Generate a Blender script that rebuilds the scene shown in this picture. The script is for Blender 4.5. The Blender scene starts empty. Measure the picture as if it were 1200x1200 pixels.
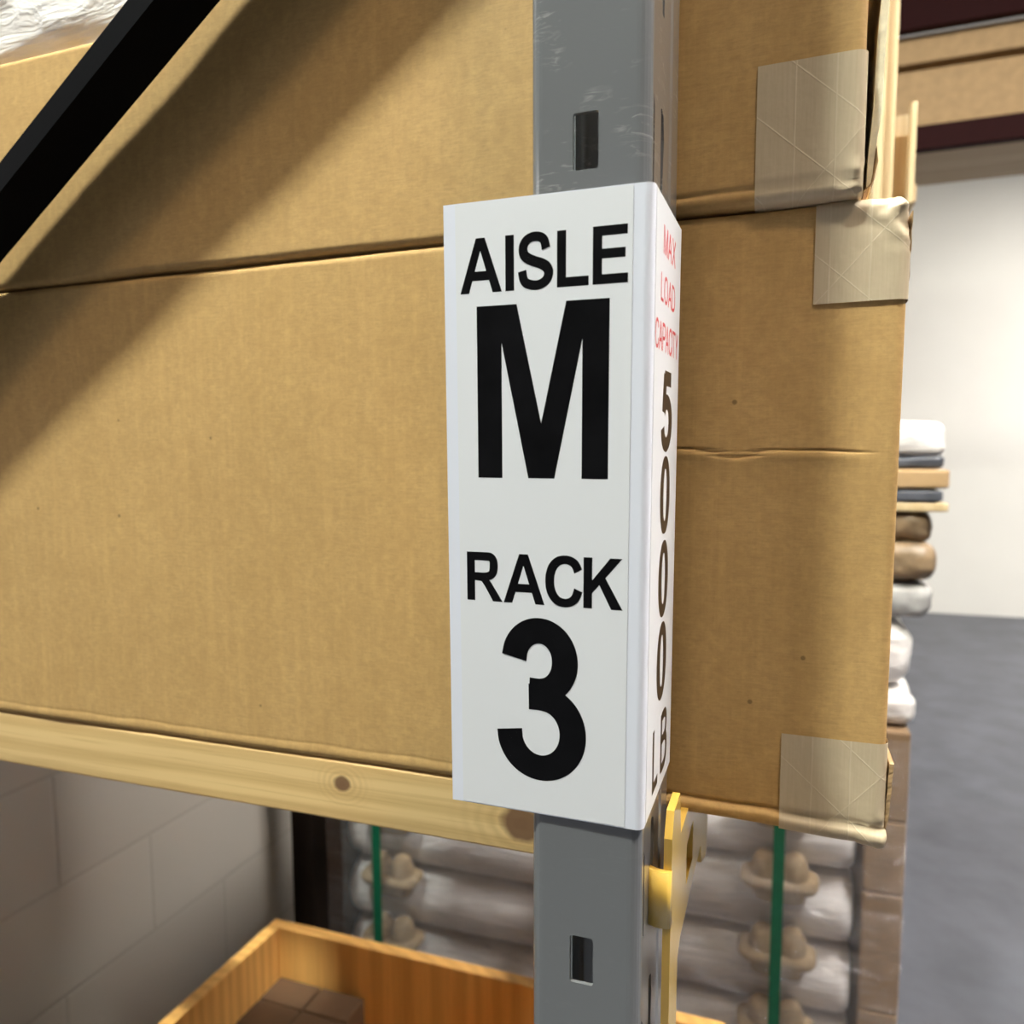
import bpy, bmesh, math, random
from mathutils import Vector, Matrix, Euler, noise as mnoise

random.seed(7)
SC = bpy.context.scene
COL = SC.collection

# ------------------------------------------------------------------ camera
CAM_M = Matrix(((0.94213655, -0.33395355, -0.02921901),
                (0.33520803, 0.93750797, 0.09335085),
                (-0.0037818, -0.09774369, 0.99520444)))      # right | forward | up
cam_d = bpy.data.cameras.new('camera')
cam = bpy.data.objects.new('camera', cam_d)
COL.objects.link(cam)
r_, f_, u_ = CAM_M.col[0], CAM_M.col[1], CAM_M.col[2]
cam.matrix_world = Matrix(((r_[0], u_[0], -f_[0], 0.0600),
                           (r_[1], u_[1], -f_[1], -0.3585),
                           (r_[2], u_[2], -f_[2], 0.1816),
                           (0, 0, 0, 1)))
cam_d.sensor_width = 36
cam_d.lens = 36 * 900.5 / 1200
cam_d.shift_y = 0.025
cam_d.clip_start = 0.01
cam_d.clip_end = 100
cam_d.dof.use_dof = True
cam_d.dof.focus_distance = 0.42
cam_d.dof.aperture_fstop = 8.0
SC.camera = cam

# ------------------------------------------------------------------ world, exposure
W = bpy.data.worlds.new('world')
SC.world = W
W.use_nodes = True
W.node_tree.nodes['Background'].inputs['Color'].default_value = (1.0, 0.95, 0.90, 1)
W.node_tree.nodes['Background'].inputs['Strength'].default_value = 1.0
wnt = W.node_tree
wtc = wnt.nodes.new('ShaderNodeTexCoord')
def w_patch(d, inner, outer, strength):  # added bright patch in the surroundings, for glints on the column bends
    dp = wnt.nodes.new('ShaderNodeVectorMath'); dp.operation = 'DOT_PRODUCT'
    v = Vector(d).normalized()
    dp.inputs[1].default_value = v
    wnt.links.new(wtc.outputs['Generated'], dp.inputs[0])
    mr = wnt.nodes.new('ShaderNodeMapRange'); mr.clamp = True
    mr.interpolation_type = 'SMOOTHSTEP'
    mr.inputs['From Min'].default_value = math.cos(math.radians(outer))
    mr.inputs['From Max'].default_value = math.cos(math.radians(inner))
    mr.inputs['To Min'].default_value = 0
    mr.inputs['To Max'].default_value = strength
    wnt.links.new(dp.outputs['Value'], mr.inputs['Value'])
    return mr.outputs[0]
wa = wnt.nodes.new('ShaderNodeMath'); wa.operation = 'ADD'
wb = wnt.nodes.new('ShaderNodeMath'); wb.operation = 'ADD'
wnt.links.new(w_patch((-1, -0.45, 0.06), 13, 24, 2.2), wa.inputs[0])
wnt.links.new(w_patch((1, -0.55, 0.10), 8, 14, 0.6), wa.inputs[1])
wnt.links.new(wa.outputs[0], wb.inputs[0]); wb.inputs[1].default_value = 0.068
wmx = wnt.nodes.new('ShaderNodeVectorMath'); wmx.operation = 'SCALE'
wmx.inputs[0].default_value = (1.0, 0.96, 0.92)
wnt.links.new(wb.outputs[0], wmx.inputs['Scale'])
wnt.links.new(wmx.outputs[0], wnt.nodes['Background'].inputs['Color'])
SC.view_settings.view_transform = 'Standard'
SC.view_settings.look = 'None'
SC.view_settings.gamma = 1
SC.view_settings.use_curve_mapping = False
SC.view_settings.exposure = 0.0

# lamps: (position, length, width, heading of the long axis, emission, colour)
LAMPS = [
    ((-0.71, -0.75, 2.80), 0.15, 0.15, 0.0, 2330, (0.94, 1.0, 0.92)),
    ((0.75, -0.85, 2.80), 0.40, 0.24, 0.0, 135, (1.0, 0.81, 0.58)),
    ((1.5, 0.45, 2.75), 1.2, 0.25, 1.57, 230, (1.0, 0.96, 0.90)),  # added fill lamp out of view, brightens the white rolls
    ((3.3, 5.2, 2.75), 1.2, 0.25, 1.57, 330, (1.0, 0.96, 0.90)),  # added fill lamp out of view, brightens the back wall
]

# ------------------------------------------------------------------ node helpers
def new_mat(name):
    m = bpy.data.materials.new(name)
    m.use_nodes = True
    nt = m.node_tree
    nt.nodes.clear()
    out = nt.nodes.new('ShaderNodeOutputMaterial')
    b = nt.nodes.new('ShaderNodeBsdfPrincipled')
    nt.links.new(b.outputs[0], out.inputs[0])
    return m, nt, b, out

def N(nt, kind, **kw):
    n = nt.nodes.new(kind)
    for k, v in kw.items():
        if k.startswith('i_'):
            n.inputs[k[2:].replace('_', ' ')].default_value = v
        else:
            setattr(n, k, v)
    return n

def coords(nt, scale=(1, 1, 1), kind='Object'):
    tc = N(nt, 'ShaderNodeTexCoord')
    mp = N(nt, 'ShaderNodeMapping')
    mp.inputs['Scale'].default_value = scale
    nt.links.new(tc.outputs[kind], mp.inputs['Vector'])
    return mp.outputs[0]

def noise(nt, vec, scale, detail=4, rough=0.55, dist=0.0):
    n = N(nt, 'ShaderNodeTexNoise')
    n.inputs['Scale'].default_value = scale
    n.inputs['Detail'].default_value = detail
    n.inputs['Roughness'].default_value = rough
    n.inputs['Distortion'].default_value = dist
    nt.links.new(vec, n.inputs['Vector'])
    return n.outputs['Fac']

def ramp(nt, fac, stops):
    r = N(nt, 'ShaderNodeValToRGB')
    e = r.color_ramp.elements
    while len(e) > 1:
        e.remove(e[-1])
    e[0].position, e[0].color = stops[0][0], tuple(stops[0][1]) + (1,) if len(stops[0][1]) == 3 else stops[0][1]
    for p, c in stops[1:]:
        x = e.new(p)
        x.color = tuple(c) + (1,) if len(c) == 3 else c
    nt.links.new(fac, r.inputs[0])
    return r.outputs[0]

def math_n(nt, op, a, b=None, clamp=False):
    n = N(nt, 'ShaderNodeMath', operation=op, use_clamp=clamp)
    for i, v in enumerate((a, b)):
        if v is None:
            continue
        if isinstance(v, (int, float)):
            n.inputs[i].default_value = v
        else:
            nt.links.new(v, n.inputs[i])
    return n.outputs[0]

def mix(nt, fac, a, b, mode='MIX'):
    n = N(nt, 'ShaderNodeMix', data_type='RGBA', blend_type=mode)
    for sock, v in ((n.inputs[0], fac), (n.inputs[6], a), (n.inputs[7], b)):
        if isinstance(v, (int, float)):
            sock.default_value = v
        elif isinstance(v, (tuple, list)):
            sock.default_value = tuple(v) + (1,) if len(v) == 3 else v
        else:
            nt.links.new(v, sock)
    return n.outputs[2]

def bump(nt, b, height, strength=0.3, dist=0.001, prev=None):
    n = N(nt, 'ShaderNodeBump')
    n.inputs['Strength'].default_value = strength
    n.inputs['Distance'].default_value = dist
    nt.links.new(height, n.inputs['Height'])
    if prev:
        nt.links.new(prev, n.inputs['Normal'])
    nt.links.new(n.outputs[0], b.inputs['Normal'])
    return n.outputs[0]

def plain(name, col, rough=0.5, metal=0.0, var=0.06, scale=30, bmp=0.0, spec=0.5, coat=0):
    m, nt, b, _ = new_mat(name)
    v = coords(nt)
    f = noise(nt, v, scale, 5)
    lo = tuple(max(0, c * (1 - var)) for c in col)
    hi = tuple(min(1, c * (1 + var)) for c in col)
    nt.links.new(ramp(nt, f, [(0.3, lo), (0.7, hi)]), b.inputs['Base Color'])
    b.inputs['Roughness'].default_value = rough
    b.inputs['Metallic'].default_value = metal
    b.inputs['Specular IOR Level'].default_value = spec
    b.inputs['Coat Weight'].default_value = coat
    if bmp:
        bump(nt, b, noise(nt, v, scale * 3, 4), bmp, 0.002)
    return m

def cardboard(name, col, flute=0.5, grain_axis='x', fine=1.0):
    """kraft board: fibres, corrugation showing through, specks"""
    m, nt, b, _ = new_mat(name)
    v = coords(nt)
    big = noise(nt, v, 9, 3)
    vf = coords(nt, (60, 60, 420) if grain_axis == 'x' else (420, 60, 60))
    fib = noise(nt, vf, 1.6 * fine, 6, 0.7)
    vm = coords(nt, (1, 1, 1))
    mott = noise(nt, vm, 170, 5, 0.7)
    # vertical flute lines, irregular
    vl = coords(nt, (130, 130, 7))
    fl = noise(nt, vl, 1.0, 3, 0.6, 0.3)
    c0 = mix(nt, ramp(nt, fib, [(0.3, (0, 0, 0)), (0.7, (1, 1, 1))]), tuple(x * 0.82 for x in col), tuple(min(1, x * 1.12) for x in col))
    c1 = mix(nt, math_n(nt, 'MULTIPLY', ramp(nt, big, [(0.35, (0, 0, 0)), (0.7, (1, 1, 1))]), 0.35), c0, (col[0] * 0.84, col[1] * 0.80, col[2] * 0.74))
    c2 = mix(nt, math_n(nt, 'MULTIPLY', ramp(nt, mott, [(0.42, (0, 0, 0)), (0.66, (1, 1, 1))]), 0.55), c1, (col[0] * 1.22, col[1] * 1.22, col[2] * 1.2))
    c3 = mix(nt, math_n(nt, 'MULTIPLY', ramp(nt, fl, [(0.45, (0, 0, 0)), (0.7, (1, 1, 1))]), 0.30 * flute), c2, (col[0] * 1.3, col[1] * 1.28, col[2] * 1.25))
    m2 = noise(nt, vm, 42, 5, 0.75, 0.4)
    c3 = mix(nt, math_n(nt, 'MULTIPLY', ramp(nt, m2, [(0.40, (0, 0, 0)), (0.66, (1, 1, 1))]), 0.42), c3, (col[0] * 0.80, col[1] * 0.76, col[2] * 0.70))
    sp = N(nt, 'ShaderNodeTexVoronoi')
    sp.inputs['Scale'].default_value = 26
    nt.links.new(v, sp.inputs['Vector'])
    speck = ramp(nt, sp.outputs['Distance'], [(0.0, (1, 1, 1)), (0.028, (1, 1, 1)), (0.045, (0, 0, 0))])
    c4 = mix(nt, math_n(nt, 'MULTIPLY', speck, 0.7), c3, tuple(x * 0.3 for x in col))
    nt.links.new(c4, b.inputs['Base Color'])
    b.inputs['Roughness'].default_value = 0.72
    b.inputs['Specular IOR Level'].default_value = 0.25
    p = bump(nt, b, fl, 0.25 * flute, 0.0012)
    bump(nt, b, fib, 0.10, 0.0006, p)
    return m

def wood(name, light, dark, axis='x', knots=(), scale=1.0, contrast=1.0, rough=0.6, knot_r=0.007):
    m, nt, b, _ = new_mat(name)
    sc = {'x': (1.6, 30, 30), 'z': (30, 30, 1.6), 'y': (30, 1.6, 30)}[axis]
    v = coords(nt, tuple(s * scale for s in sc))
    rings = noise(nt, v, 2.2, 4, 0.5, 0.4)
    wv = N(nt, 'ShaderNodeTexWave', wave_type='RINGS', rings_direction={'x': 'X', 'y': 'Y', 'z': 'Z'}[axis])
    wv.inputs['Scale'].default_value = 1.3
    wv.inputs['Distortion'].default_value = 5
    wv.inputs['Detail'].default_value = 3
    wv.inputs['Detail Scale'].default_value = 0.6
    nt.links.new(v, wv.inputs['Vector'])
    g = math_n(nt, 'MULTIPLY', ramp(nt, wv.outputs['Fac'], [(0.2, (0, 0, 0)), (0.85, (1, 1, 1))]), 0.5 * contrast)
    c = mix(nt, g, light, dark)
    c = mix(nt, math_n(nt, 'MULTIPLY', rings, 0.25), c, tuple(x * 1.15 for x in light))
    vt = coords(nt, tuple({30: 260, 1.6: 3.0}[x] for x in sc))
    tl = ramp(nt, noise(nt, vt, 1.0, 3, 0.6, 0.5), [(0.50, (0, 0, 0)), (0.56, (1, 1, 1)), (0.62, (0, 0, 0))])
    c = mix(nt, math_n(nt, 'MULTIPLY', tl, 0.40), c, dark)
    vo = coords(nt)
    for (kx, ky, kz, kr) in knots:
        d = N(nt, 'ShaderNodeVectorMath', operation='DISTANCE')
        # squash so that the knot is a little longer along the grain
        mp = N(nt, 'ShaderNodeMapping')
        mp.inputs['Location'].default_value = (-kx * 0.8, -ky * 0.2, -kz)
        mp.inputs['Scale'].default_value = (0.8, 0.2, 1)
        nt.links.new(vo, mp.inputs['Vector'])
        dn = N(nt, 'ShaderNodeVectorMath', operation='LENGTH')
        nt.links.new(mp.outputs[0], dn.inputs[0])
        wob = math_n(nt, 'ADD', dn.outputs['Value'], math_n(nt, 'MULTIPLY', math_n(nt, 'SUBTRACT', noise(nt, vo, 110, 2), 0.5), kr * 0.45))
        halo = ramp(nt, math_n(nt, 'DIVIDE', wob, kr * 4), [(0.0, (1, 1, 1)), (0.45, (0.7, 0.7, 0.7)), (1.0, (0, 0, 0))])
        ring = N(nt, 'ShaderNodeMath', operation='SINE')
        nt.links.new(math_n(nt, 'MULTIPLY', wob, 9.0 / kr), ring.inputs[0])
        core = ramp(nt, math_n(nt, 'DIVIDE', wob, kr * 2), [(0.0, (1, 1, 1)), (0.40, (1, 1, 1)), (0.62, (0, 0, 0))])
        c = mix(nt, math_n(nt, 'MULTIPLY', math_n(nt, 'MULTIPLY', halo, math_n(nt, 'ADD', math_n(nt, 'MULTIPLY', ring.outputs[0], 0.5), 0.6)), 0.35), c, tuple(x * 0.75 for x in dark))
        c = mix(nt, math_n(nt, 'MULTIPLY', core, 0.92), c, (dark[0] * 0.30, dark[1] * 0.24, dark[2] * 0.32))
    nt.links.new(c, b.inputs['Base Color'])
    b.inputs['Roughness'].default_value = rough
    bump(nt, b, rings, 0.15, 0.001)
    return m

def painted_steel(name, col, rough=0.32, scratch=0.0, chip=None):
    m, nt, b, _ = new_mat(name)
    v = coords(nt)
    n1 = noise(nt, v, 7, 4)
    c = mix(nt, n1, tuple(x * 0.93 for x in col), tuple(x * 1.06 for x in col))
    if scratch:
        vs = coords(nt, (70, 70, 300))
        s1 = ramp(nt, noise(nt, vs, 1.0, 3, 0.6, 1.2), [(0.54, (0, 0, 0)), (0.68, (1, 1, 1))])
        msk = ramp(nt, noise(nt, v, 38, 2), [(0.46, (0, 0, 0)), (0.62, (1, 1, 1))])
        hz = N(nt, 'ShaderNodeSeparateXYZ')
        nt.links.new(v, hz.inputs[0])
        up = ramp(nt, math_n(nt, 'MULTIPLY', hz.outputs[2], 0.5), [(0.78, (0.06, 0.06, 0.06)), (0.80, (1, 1, 1))])
        f = math_n(nt, 'MULTIPLY', math_n(nt, 'MULTIPLY', math_n(nt, 'MULTIPLY', s1, msk), up), scratch)
        c = mix(nt, f, c, (0.62, 0.62, 0.58))
    if chip:
        cm = ramp(nt, noise(nt, v, 130, 3), [(0.71, (0, 0, 0)), (0.74, (1, 1, 1))])
        c = mix(nt, math_n(nt, 'MULTIPLY', cm, 0.8), c, chip)
    nt.links.new(c, b.inputs['Base Color'])
    b.inputs['Roughness'].default_value = rough
    b.inputs['Coat Weight'].default_value = 1.0
    b.inputs['Coat IOR'].default_value = 1.75
    b.inputs['Coat Roughness'].default_value = 0.12
    bump(nt, b, noise(nt, v, 420, 3), 0.12, 0.0006)
    return m

# ------------------------------------------------------------------ mesh helpers
def link(name, me, mat=None, parent=None):
    o = bpy.data.objects.new(name, me)
    COL.objects.link(o)
    if mat is not None and me is not None:
        if isinstance(mat, (list, tuple)):
            for x in mat:
                me.materials.append(x)
        elif not me.materials:
            me.materials.append(mat)
    if parent is not None:
        o.parent = parent
    return o

def tag(o, label=None, cat=None, group=None, kind=None):
    if label: o['label'] = label
    if cat: o['category'] = cat
    if group: o['group'] = group
    if kind: o['kind'] = kind
    return o

def empty(name, loc, label, cat, group=None):
    o = bpy.data.objects.new(name, None)
    o.empty_display_size = 0.05
    COL.objects.link(o)
    o.location = loc
    return tag(o, label, cat, group)

def mesh_from(verts, faces, name='m', smooth=False):
    me = bpy.data.meshes.new(name)
    me.from_pydata([tuple(v) for v in verts], [], faces)
    me.validate()
    if smooth:
        for p in me.polygons:
            p.use_smooth = True
    me.update()
    return me

def box_bm(bm, lo, hi, bev=0.0, seg=2, rot=None):
    ctr = [(a + b) / 2 for a, b in zip(lo, hi)]
    sz = [b - a for a, b in zip(lo, hi)]
    r = bmesh.ops.create_cube(bm, size=1)
    vs = r['verts']
    bmesh.ops.scale(bm, vec=sz, verts=vs)
    if bev:
        es = list({e for v in vs for e in v.link_edges})
        rr = bmesh.ops.bevel(bm, geom=es, offset=bev, segments=seg, affect='EDGES', profile=0.5)
        vs = [v for v in rr['verts']] + [v for v in vs if v.is_valid]
        vs = list(set(v for f in rr['faces'] for v in f.verts) | set(v for v in vs if v.is_valid))
    if rot is not None:
        bmesh.ops.rotate(bm, cent=(0, 0, 0), matrix=rot, verts=vs)
    bmesh.ops.translate(bm, vec=ctr, verts=vs)

def boxes(parts, bev=0.0, seg=2, origin=(0, 0, 0)):
    bm = bmesh.new()
    for p in parts:
        lo, hi = p[0], p[1]
        lo = [a - o for a, o in zip(lo, origin)]
        hi = [a - o for a, o in zip(hi, origin)]
        box_bm(bm, lo, hi, bev, seg, p[2] if len(p) > 2 else None)
    me = bpy.data.meshes.new('m')
    bmesh.ops.recalc_face_normals(bm, faces=bm.faces)
    bm.to_mesh(me)
    bm.free()
    return me

def prism(profile, axis, a, b, smooth=False):
    """extrude a closed 2-D profile along an axis; profile in the remaining two axes in order"""
    n = len(profile)
    vs, fs = [], []
    for t in (a, b):
        for p in profile:
            vs.append({'x': (t, p[0], p[1]), 'y': (p[0], t, p[1]), 'z': (p[0], p[1], t)}[axis])
    for i in range(n):
        j = (i + 1) % n
        fs.append((i, j, n + j, n + i))
    fs.append(tuple(range(n)))
    fs.append(tuple(range(2 * n - 1, n - 1, -1)))
    bm = bmesh.new()
    bv = [bm.verts.new(v) for v in vs]
    for f in fs:
        bm.faces.new([bv[i] for i in f])
    bmesh.ops.recalc_face_normals(bm, faces=bm.faces)
    me = bpy.data.meshes.new('m')
    bm.to_mesh(me)
    bm.free()
    if smooth:
        for p in me.polygons:
            p.use_smooth = len(p.vertices) == 4
    return me

def boolean_cut(me, cutters):
    o = bpy.data.objects.new('base', me)
    COL.objects.link(o)
    bm = bmesh.new()
    for c in cutters:
        bm.from_mesh(c)
    cm = bpy.data.meshes.new('cut')
    bm.to_mesh(cm)
    bm.free()
    co = bpy.data.objects.new('cut', cm)
    COL.objects.link(co)
    md = o.modifiers.new('b', 'BOOLEAN')
    md.operation = 'DIFFERENCE'
    md.solver = 'EXACT'
    md.use_self = True
    md.object = co
    dg = bpy.context.evaluated_depsgraph_get()
    dg.update()
    res = bpy.data.meshes.new_from_object(o.evaluated_get(dg))
    bpy.data.objects.remove(o)
    bpy.data.objects.remove(co)
    return res

def fine(a, b, step, r, extra=()):
    """grid coordinates: dense near the two rounded ends"""
    s = {a, b}
    for k in range(1, 7):
        s.add(a + r * k / 6)
        s.add(b - r * k / 6)
    x = a + r + step
    while x < b - r:
        s.add(x)
        x += step
    s.update(extra)
    out = sorted(s)
    res = [out[0]]
    for v in out[1:]:
        if v - res[-1] > 1e-5:
            res.append(v)
    return res

def rounded_box(xs, ys, zs, r, disp=None, skip=()):
    """box surface on a dense grid, corners rounded by r, optional displacement(p, n)"""
    lo = Vector((xs[0], ys[0], zs[0])) + Vector((r, r, r))
    hi = Vector((xs[-1], ys[-1], zs[-1])) - Vector((r, r, r))
    vid, verts, faces = {}, [], []
    def V(i, j, k):
        key = (i, j, k)
        if key not in vid:
            p = Vector((xs[i], ys[j], zs[k]))
            inner = Vector((min(max(p.x, lo.x), hi.x), min(max(p.y, lo.y), hi.y), min(max(p.z, lo.z), hi.z)))
            d = p - inner
            n = d.normalized()
            q = inner + n * r
            if disp:
                q = disp(q, n)
            vid[key] = len(verts)
            verts.append(q)
        return vid[key]
    nx, ny, nz = len(xs) - 1, len(ys) - 1, len(zs) - 1
    for i in range(nx):
        for k in range(nz):
            faces.append((V(i, 0, k), V(i + 1, 0, k), V(i + 1, 0, k + 1), V(i, 0, k + 1)))
            faces.append((V(i, ny, k), V(i, ny, k + 1), V(i + 1, ny, k + 1), V(i + 1, ny, k)))
    for i in range(nx):
        for j in range(ny):
            faces.append((V(i, j, 0), V(i, j + 1, 0), V(i + 1, j + 1, 0), V(i + 1, j, 0)))
            faces.append((V(i, j, nz), V(i + 1, j, nz), V(i + 1, j + 1, nz), V(i, j + 1, nz)))
    for j in range(ny):
        for k in range(nz):
            faces.append((V(0, j, k), V(0, j, k + 1), V(0, j + 1, k + 1), V(0, j + 1, k)))
            faces.append((V(nx, j, k), V(nx, j + 1, k), V(nx, j + 1, k + 1), V(nx, j, k + 1)))
    return mesh_from(verts, faces, smooth=True)

def lathe(profile, n=32, axis='z'):
    vs, fs = [], []
    for (r, h) in profile:
        for k in range(n):
            a = 2 * math.pi * k / n
            p = (r * math.cos(a), r * math.sin(a), h)
            if axis == 'x':
                p = (h, r * math.cos(a), r * math.sin(a))
            vs.append(p)
    for i in range(len(profile) - 1):
        for k in range(n):
            j = (k + 1) % n
            fs.append((i * n + k, i * n + j, (i + 1) * n + j, (i + 1) * n + k))
    me = mesh_from(vs, fs, smooth=True)
    bm = bmesh.new()
    bm.from_mesh(me)
    bmesh.ops.recalc_face_normals(bm, faces=bm.faces)
    bm.to_mesh(me)
    bm.free()
    return me

# ------------------------------------------------------------------ materials
KRAFT = (0.53, 0.338, 0.134)
M = {}
M['kraft'] = cardboard('kraft_board', KRAFT, flute=1.0, grain_axis='x')
M['kraft_upper'] = cardboard('kraft_board_upper', (0.51, 0.325, 0.130), flute=0.8, grain_axis='x')
M['kraft_plain'] = plain('kraft_plain', (0.40, 0.26, 0.125), 0.75, var=0.12, scale=25)
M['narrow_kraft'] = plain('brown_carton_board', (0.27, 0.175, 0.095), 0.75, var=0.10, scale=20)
M['kraft_edge_lit'] = plain('kraft_cut_edge_lit', (0.88, 0.78, 0.55), 0.8, var=0.1, scale=200)  # cut board edge, colour brightened for the light falling on it
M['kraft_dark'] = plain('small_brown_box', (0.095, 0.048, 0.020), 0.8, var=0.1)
M['steel'] = painted_steel('grey_enamel', (0.155, 0.162, 0.170), 0.30, scratch=0.38)
M['black'] = plain('black_enamel', (0.004, 0.004, 0.005), 0.6, spec=0.06)
M['yellow'] = painted_steel('yellow_enamel', (0.84, 0.55, 0.10), 0.4, chip=(0.55, 0.40, 0.16))
M['blue'] = painted_steel('blue_enamel', (0.07, 0.11, 0.36), 0.4)
M['maroon'] = plain('maroon_enamel', (0.022, 0.005, 0.005), 0.7, spec=0.08)
M['pine'] = wood('pine_board', (0.76, 0.54, 0.24), (0.52, 0.31, 0.11), 'x',
                 knots=((-0.2389, 0.108, -0.0515, 0.0055), (-0.1000, 0.108, -0.0600, 0.0115)))
M['ply'] = wood('crate_pine', (0.82, 0.46, 0.13), (0.52, 0.24, 0.055), 'z', scale=0.35, contrast=1.0)
M['pale_wood'] = wood('pale_pine', (0.56, 0.44, 0.25), (0.42, 0.29, 0.14), 'z')
M['pallet'] = wood('pallet_wood', (0.50, 0.37, 0.22), (0.33, 0.22, 0.12), 'x')
M['plate'] = plain('sign_plastic', (0.80, 0.83, 0.93), 0.28, var=0.01, spec=0.5)
M['label'] = plain('sign_label', (0.80, 0.82, 0.86), 0.38, var=0.008, scale=8)
M['black_ink'] = plain('black_print', (0.005, 0.005, 0.006), 0.35, var=0.4, scale=40, spec=0.12)
M['brown_ink'] = plain('dark_brown_print', (0.045, 0.028, 0.014), 0.45, var=0.1)
M['red_ink'] = plain('red_print', (0.66, 0.045, 0.06), 0.45, var=0.05)
M['concrete'] = plain('concrete_floor', (0.085, 0.09, 0.11), 0.5, var=0.25, scale=5, bmp=0.1)
M['white_wall'] = plain('white_wall_paint', (0.82, 0.80, 0.75), 0.7, var=0.02, scale=2)
M['ceiling'] = plain('ceiling_paint', (0.70, 0.70, 0.68), 0.8, var=0.03, scale=2)
M['housing'] = plain('lamp_housing', (0.75, 0.75, 0.75), 0.4)
M['strap'] = plain('green_strap', (0.004, 0.105, 0.05), 0.35, var=0.1, scale=60)
M['pulp'] = plain('moulded_pulp', (0.47, 0.35, 0.21), 0.9, var=0.16, scale=50, bmp=0.5)
M['core'] = plain('paper_core', (0.42, 0.30, 0.18), 0.8)
M['shaded_post'] = plain('shaded_post_colour', (0.010, 0.006, 0.004), 0.8, spec=0.08)  # near-black carries the shadow the post stands in
M['grey_plastic'] = plain('grey_plastic_wrap', (0.36, 0.35, 0.34), 0.25, var=0.35, scale=14, bmp=0.6)
M['brown_sack'] = plain('brown_wrapped_paper', (0.22, 0.15, 0.085), 0.45, var=0.5, scale=22, bmp=0.7)
M['dark_board'] = plain('dark_grey_board', (0.07, 0.075, 0.09), 0.4, var=0.4, scale=30)

def white_film_mat():
    m, nt, b, _ = new_mat('white_plastic_film')
    v = coords(nt, (5, 26, 26))
    n1 = noise(nt, v, 1.4, 5, 0.6, 1.0)
    nt.links.new(ramp(nt, n1, [(0.3, (0.74, 0.70, 0.68)), (0.65, (0.90, 0.87, 0.85))]), b.inputs['Base Color'])
    b.inputs['Roughness'].default_value = 0.32
    b.inputs['Specular IOR Level'].default_value = 0.6
    bump(nt, b, n1, 0.6, 0.012)
    return m
M['white_film'] = white_film_mat()

def clear_film_mat():
    m, nt, b, out = new_mat('clear_stretch_film')
    nt.nodes.remove(b)
    tr = N(nt, 'ShaderNodeBsdfTransparent')
    tr.inputs['Color'].default_value = (0.97, 0.97, 0.98, 1)
    gl = N(nt, 'ShaderNodeBsdfGlossy')
    gl.inputs['Roughness'].default_value = 0.18
    gl.inputs['Color'].default_value = (0.95, 0.95, 1, 1)
    ly = N(nt, 'ShaderNodeLayerWeight')
    ly.inputs['Blend'].default_value = 0.25
    v = coords(nt, (6, 6, 22))
    h = noise(nt, v, 1.6, 4, 0.6, 1.5)
    bp = N(nt, 'ShaderNodeBump')
    bp.inputs['Strength'].default_value = 0.9
    bp.inputs['Distance'].default_value = 0.02
    nt.links.new(h, bp.inputs['Height'])
    nt.links.new(bp.outputs[0], gl.inputs['Normal'])
    nt.links.new(bp.outputs[0], ly.inputs['Normal'])
    f = math_n(nt, 'ADD', math_n(nt, 'MULTIPLY', ly.outputs['Fresnel'], 0.8), 0.04, clamp=True)
    mx = N(nt, 'ShaderNodeMixShader')
    nt.links.new(f, mx.inputs[0])
    nt.links.new(tr.outputs[0], mx.inputs[1])
    nt.links.new(gl.outputs[0], mx.inputs[2])
    df = N(nt, 'ShaderNodeBsdfDiffuse')
    df.inputs['Color'].default_value = (0.9, 0.9, 0.92, 1)
    m2 = N(nt, 'ShaderNodeMixShader')
    m2.inputs[0].default_value = 0.06
    nt.links.new(mx.outputs[0], m2.inputs[1])
    nt.links.new(df.outputs[0], m2.inputs[2])
    nt.links.new(m2.outputs[0], out.inputs[0])
    return m
M['clear_film'] = clear_film_mat()

def tape_mat():
    """clear packing tape with reinforcing threads over kraft"""
    m, nt, b, _ = new_mat('reinforced_tape')
    v = coords(nt)
    sx = N(nt, 'ShaderNodeSeparateXYZ')
    nt.links.new(v, sx.inputs[0])
    X, Y, Z = sx.outputs
    wob = math_n(nt, 'MULTIPLY', math_n(nt, 'SUBTRACT', noise(nt, v, 25, 3), 0.5), 0.0015)
    def lines(expr, period, width, phase=0.0):
        t = math_n(nt, 'FRACT', math_n(nt, 'DIVIDE', math_n(nt, 'ADD', math_n(nt, 'ADD', expr, wob), phase), period))
        d = math_n(nt, 'ABSOLUTE', math_n(nt, 'SUBTRACT', t, 0.5))
        return ramp(nt, d, [(0.0, (1, 1, 1)), (width / period, (0, 0, 0))])
    vert = lines(X, 0.0205, 0.0007, 0.4)
    d1 = lines(math_n(nt, 'ADD', X, math_n(nt, 'MULTIPLY', Z, 1.12)), 0.047, 0.0008, 0.012)
    d2 = lines(math_n(nt, 'SUBTRACT', X, math_n(nt, 'MULTIPLY', Z, 0.9)), 0.094, 0.0006, 0.017)
    ln = math_n(nt, 'MAXIMUM', vert, math_n(nt, 'MAXIMUM', d1, d2))
    vs = coords(nt, (700, 60, 40))
    st = noise(nt, vs, 1.0, 3, 0.6)
    base = mix(nt, st, (0.50, 0.40, 0.26), (0.64, 0.53, 0.37))
    mo = noise(nt, v, 210, 4, 0.7)
    base = mix(nt, math_n(nt, 'MULTIPLY', mo, 0.3), base, (0.42, 0.35, 0.24))
    c = mix(nt, math_n(nt, 'MULTIPLY', ln, 0.30), base, (0.74, 0.66, 0.50))
    nt.links.new(c, b.inputs['Base Color'])
    b.inputs['Roughness'].default_value = 0.42
    p = bump(nt, b, ln, 0.22, 0.0005)
    bump(nt, b, noise(nt, v, 60, 3), 0.25, 0.002, p)
    return m
M['tape'] = tape_mat()

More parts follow.
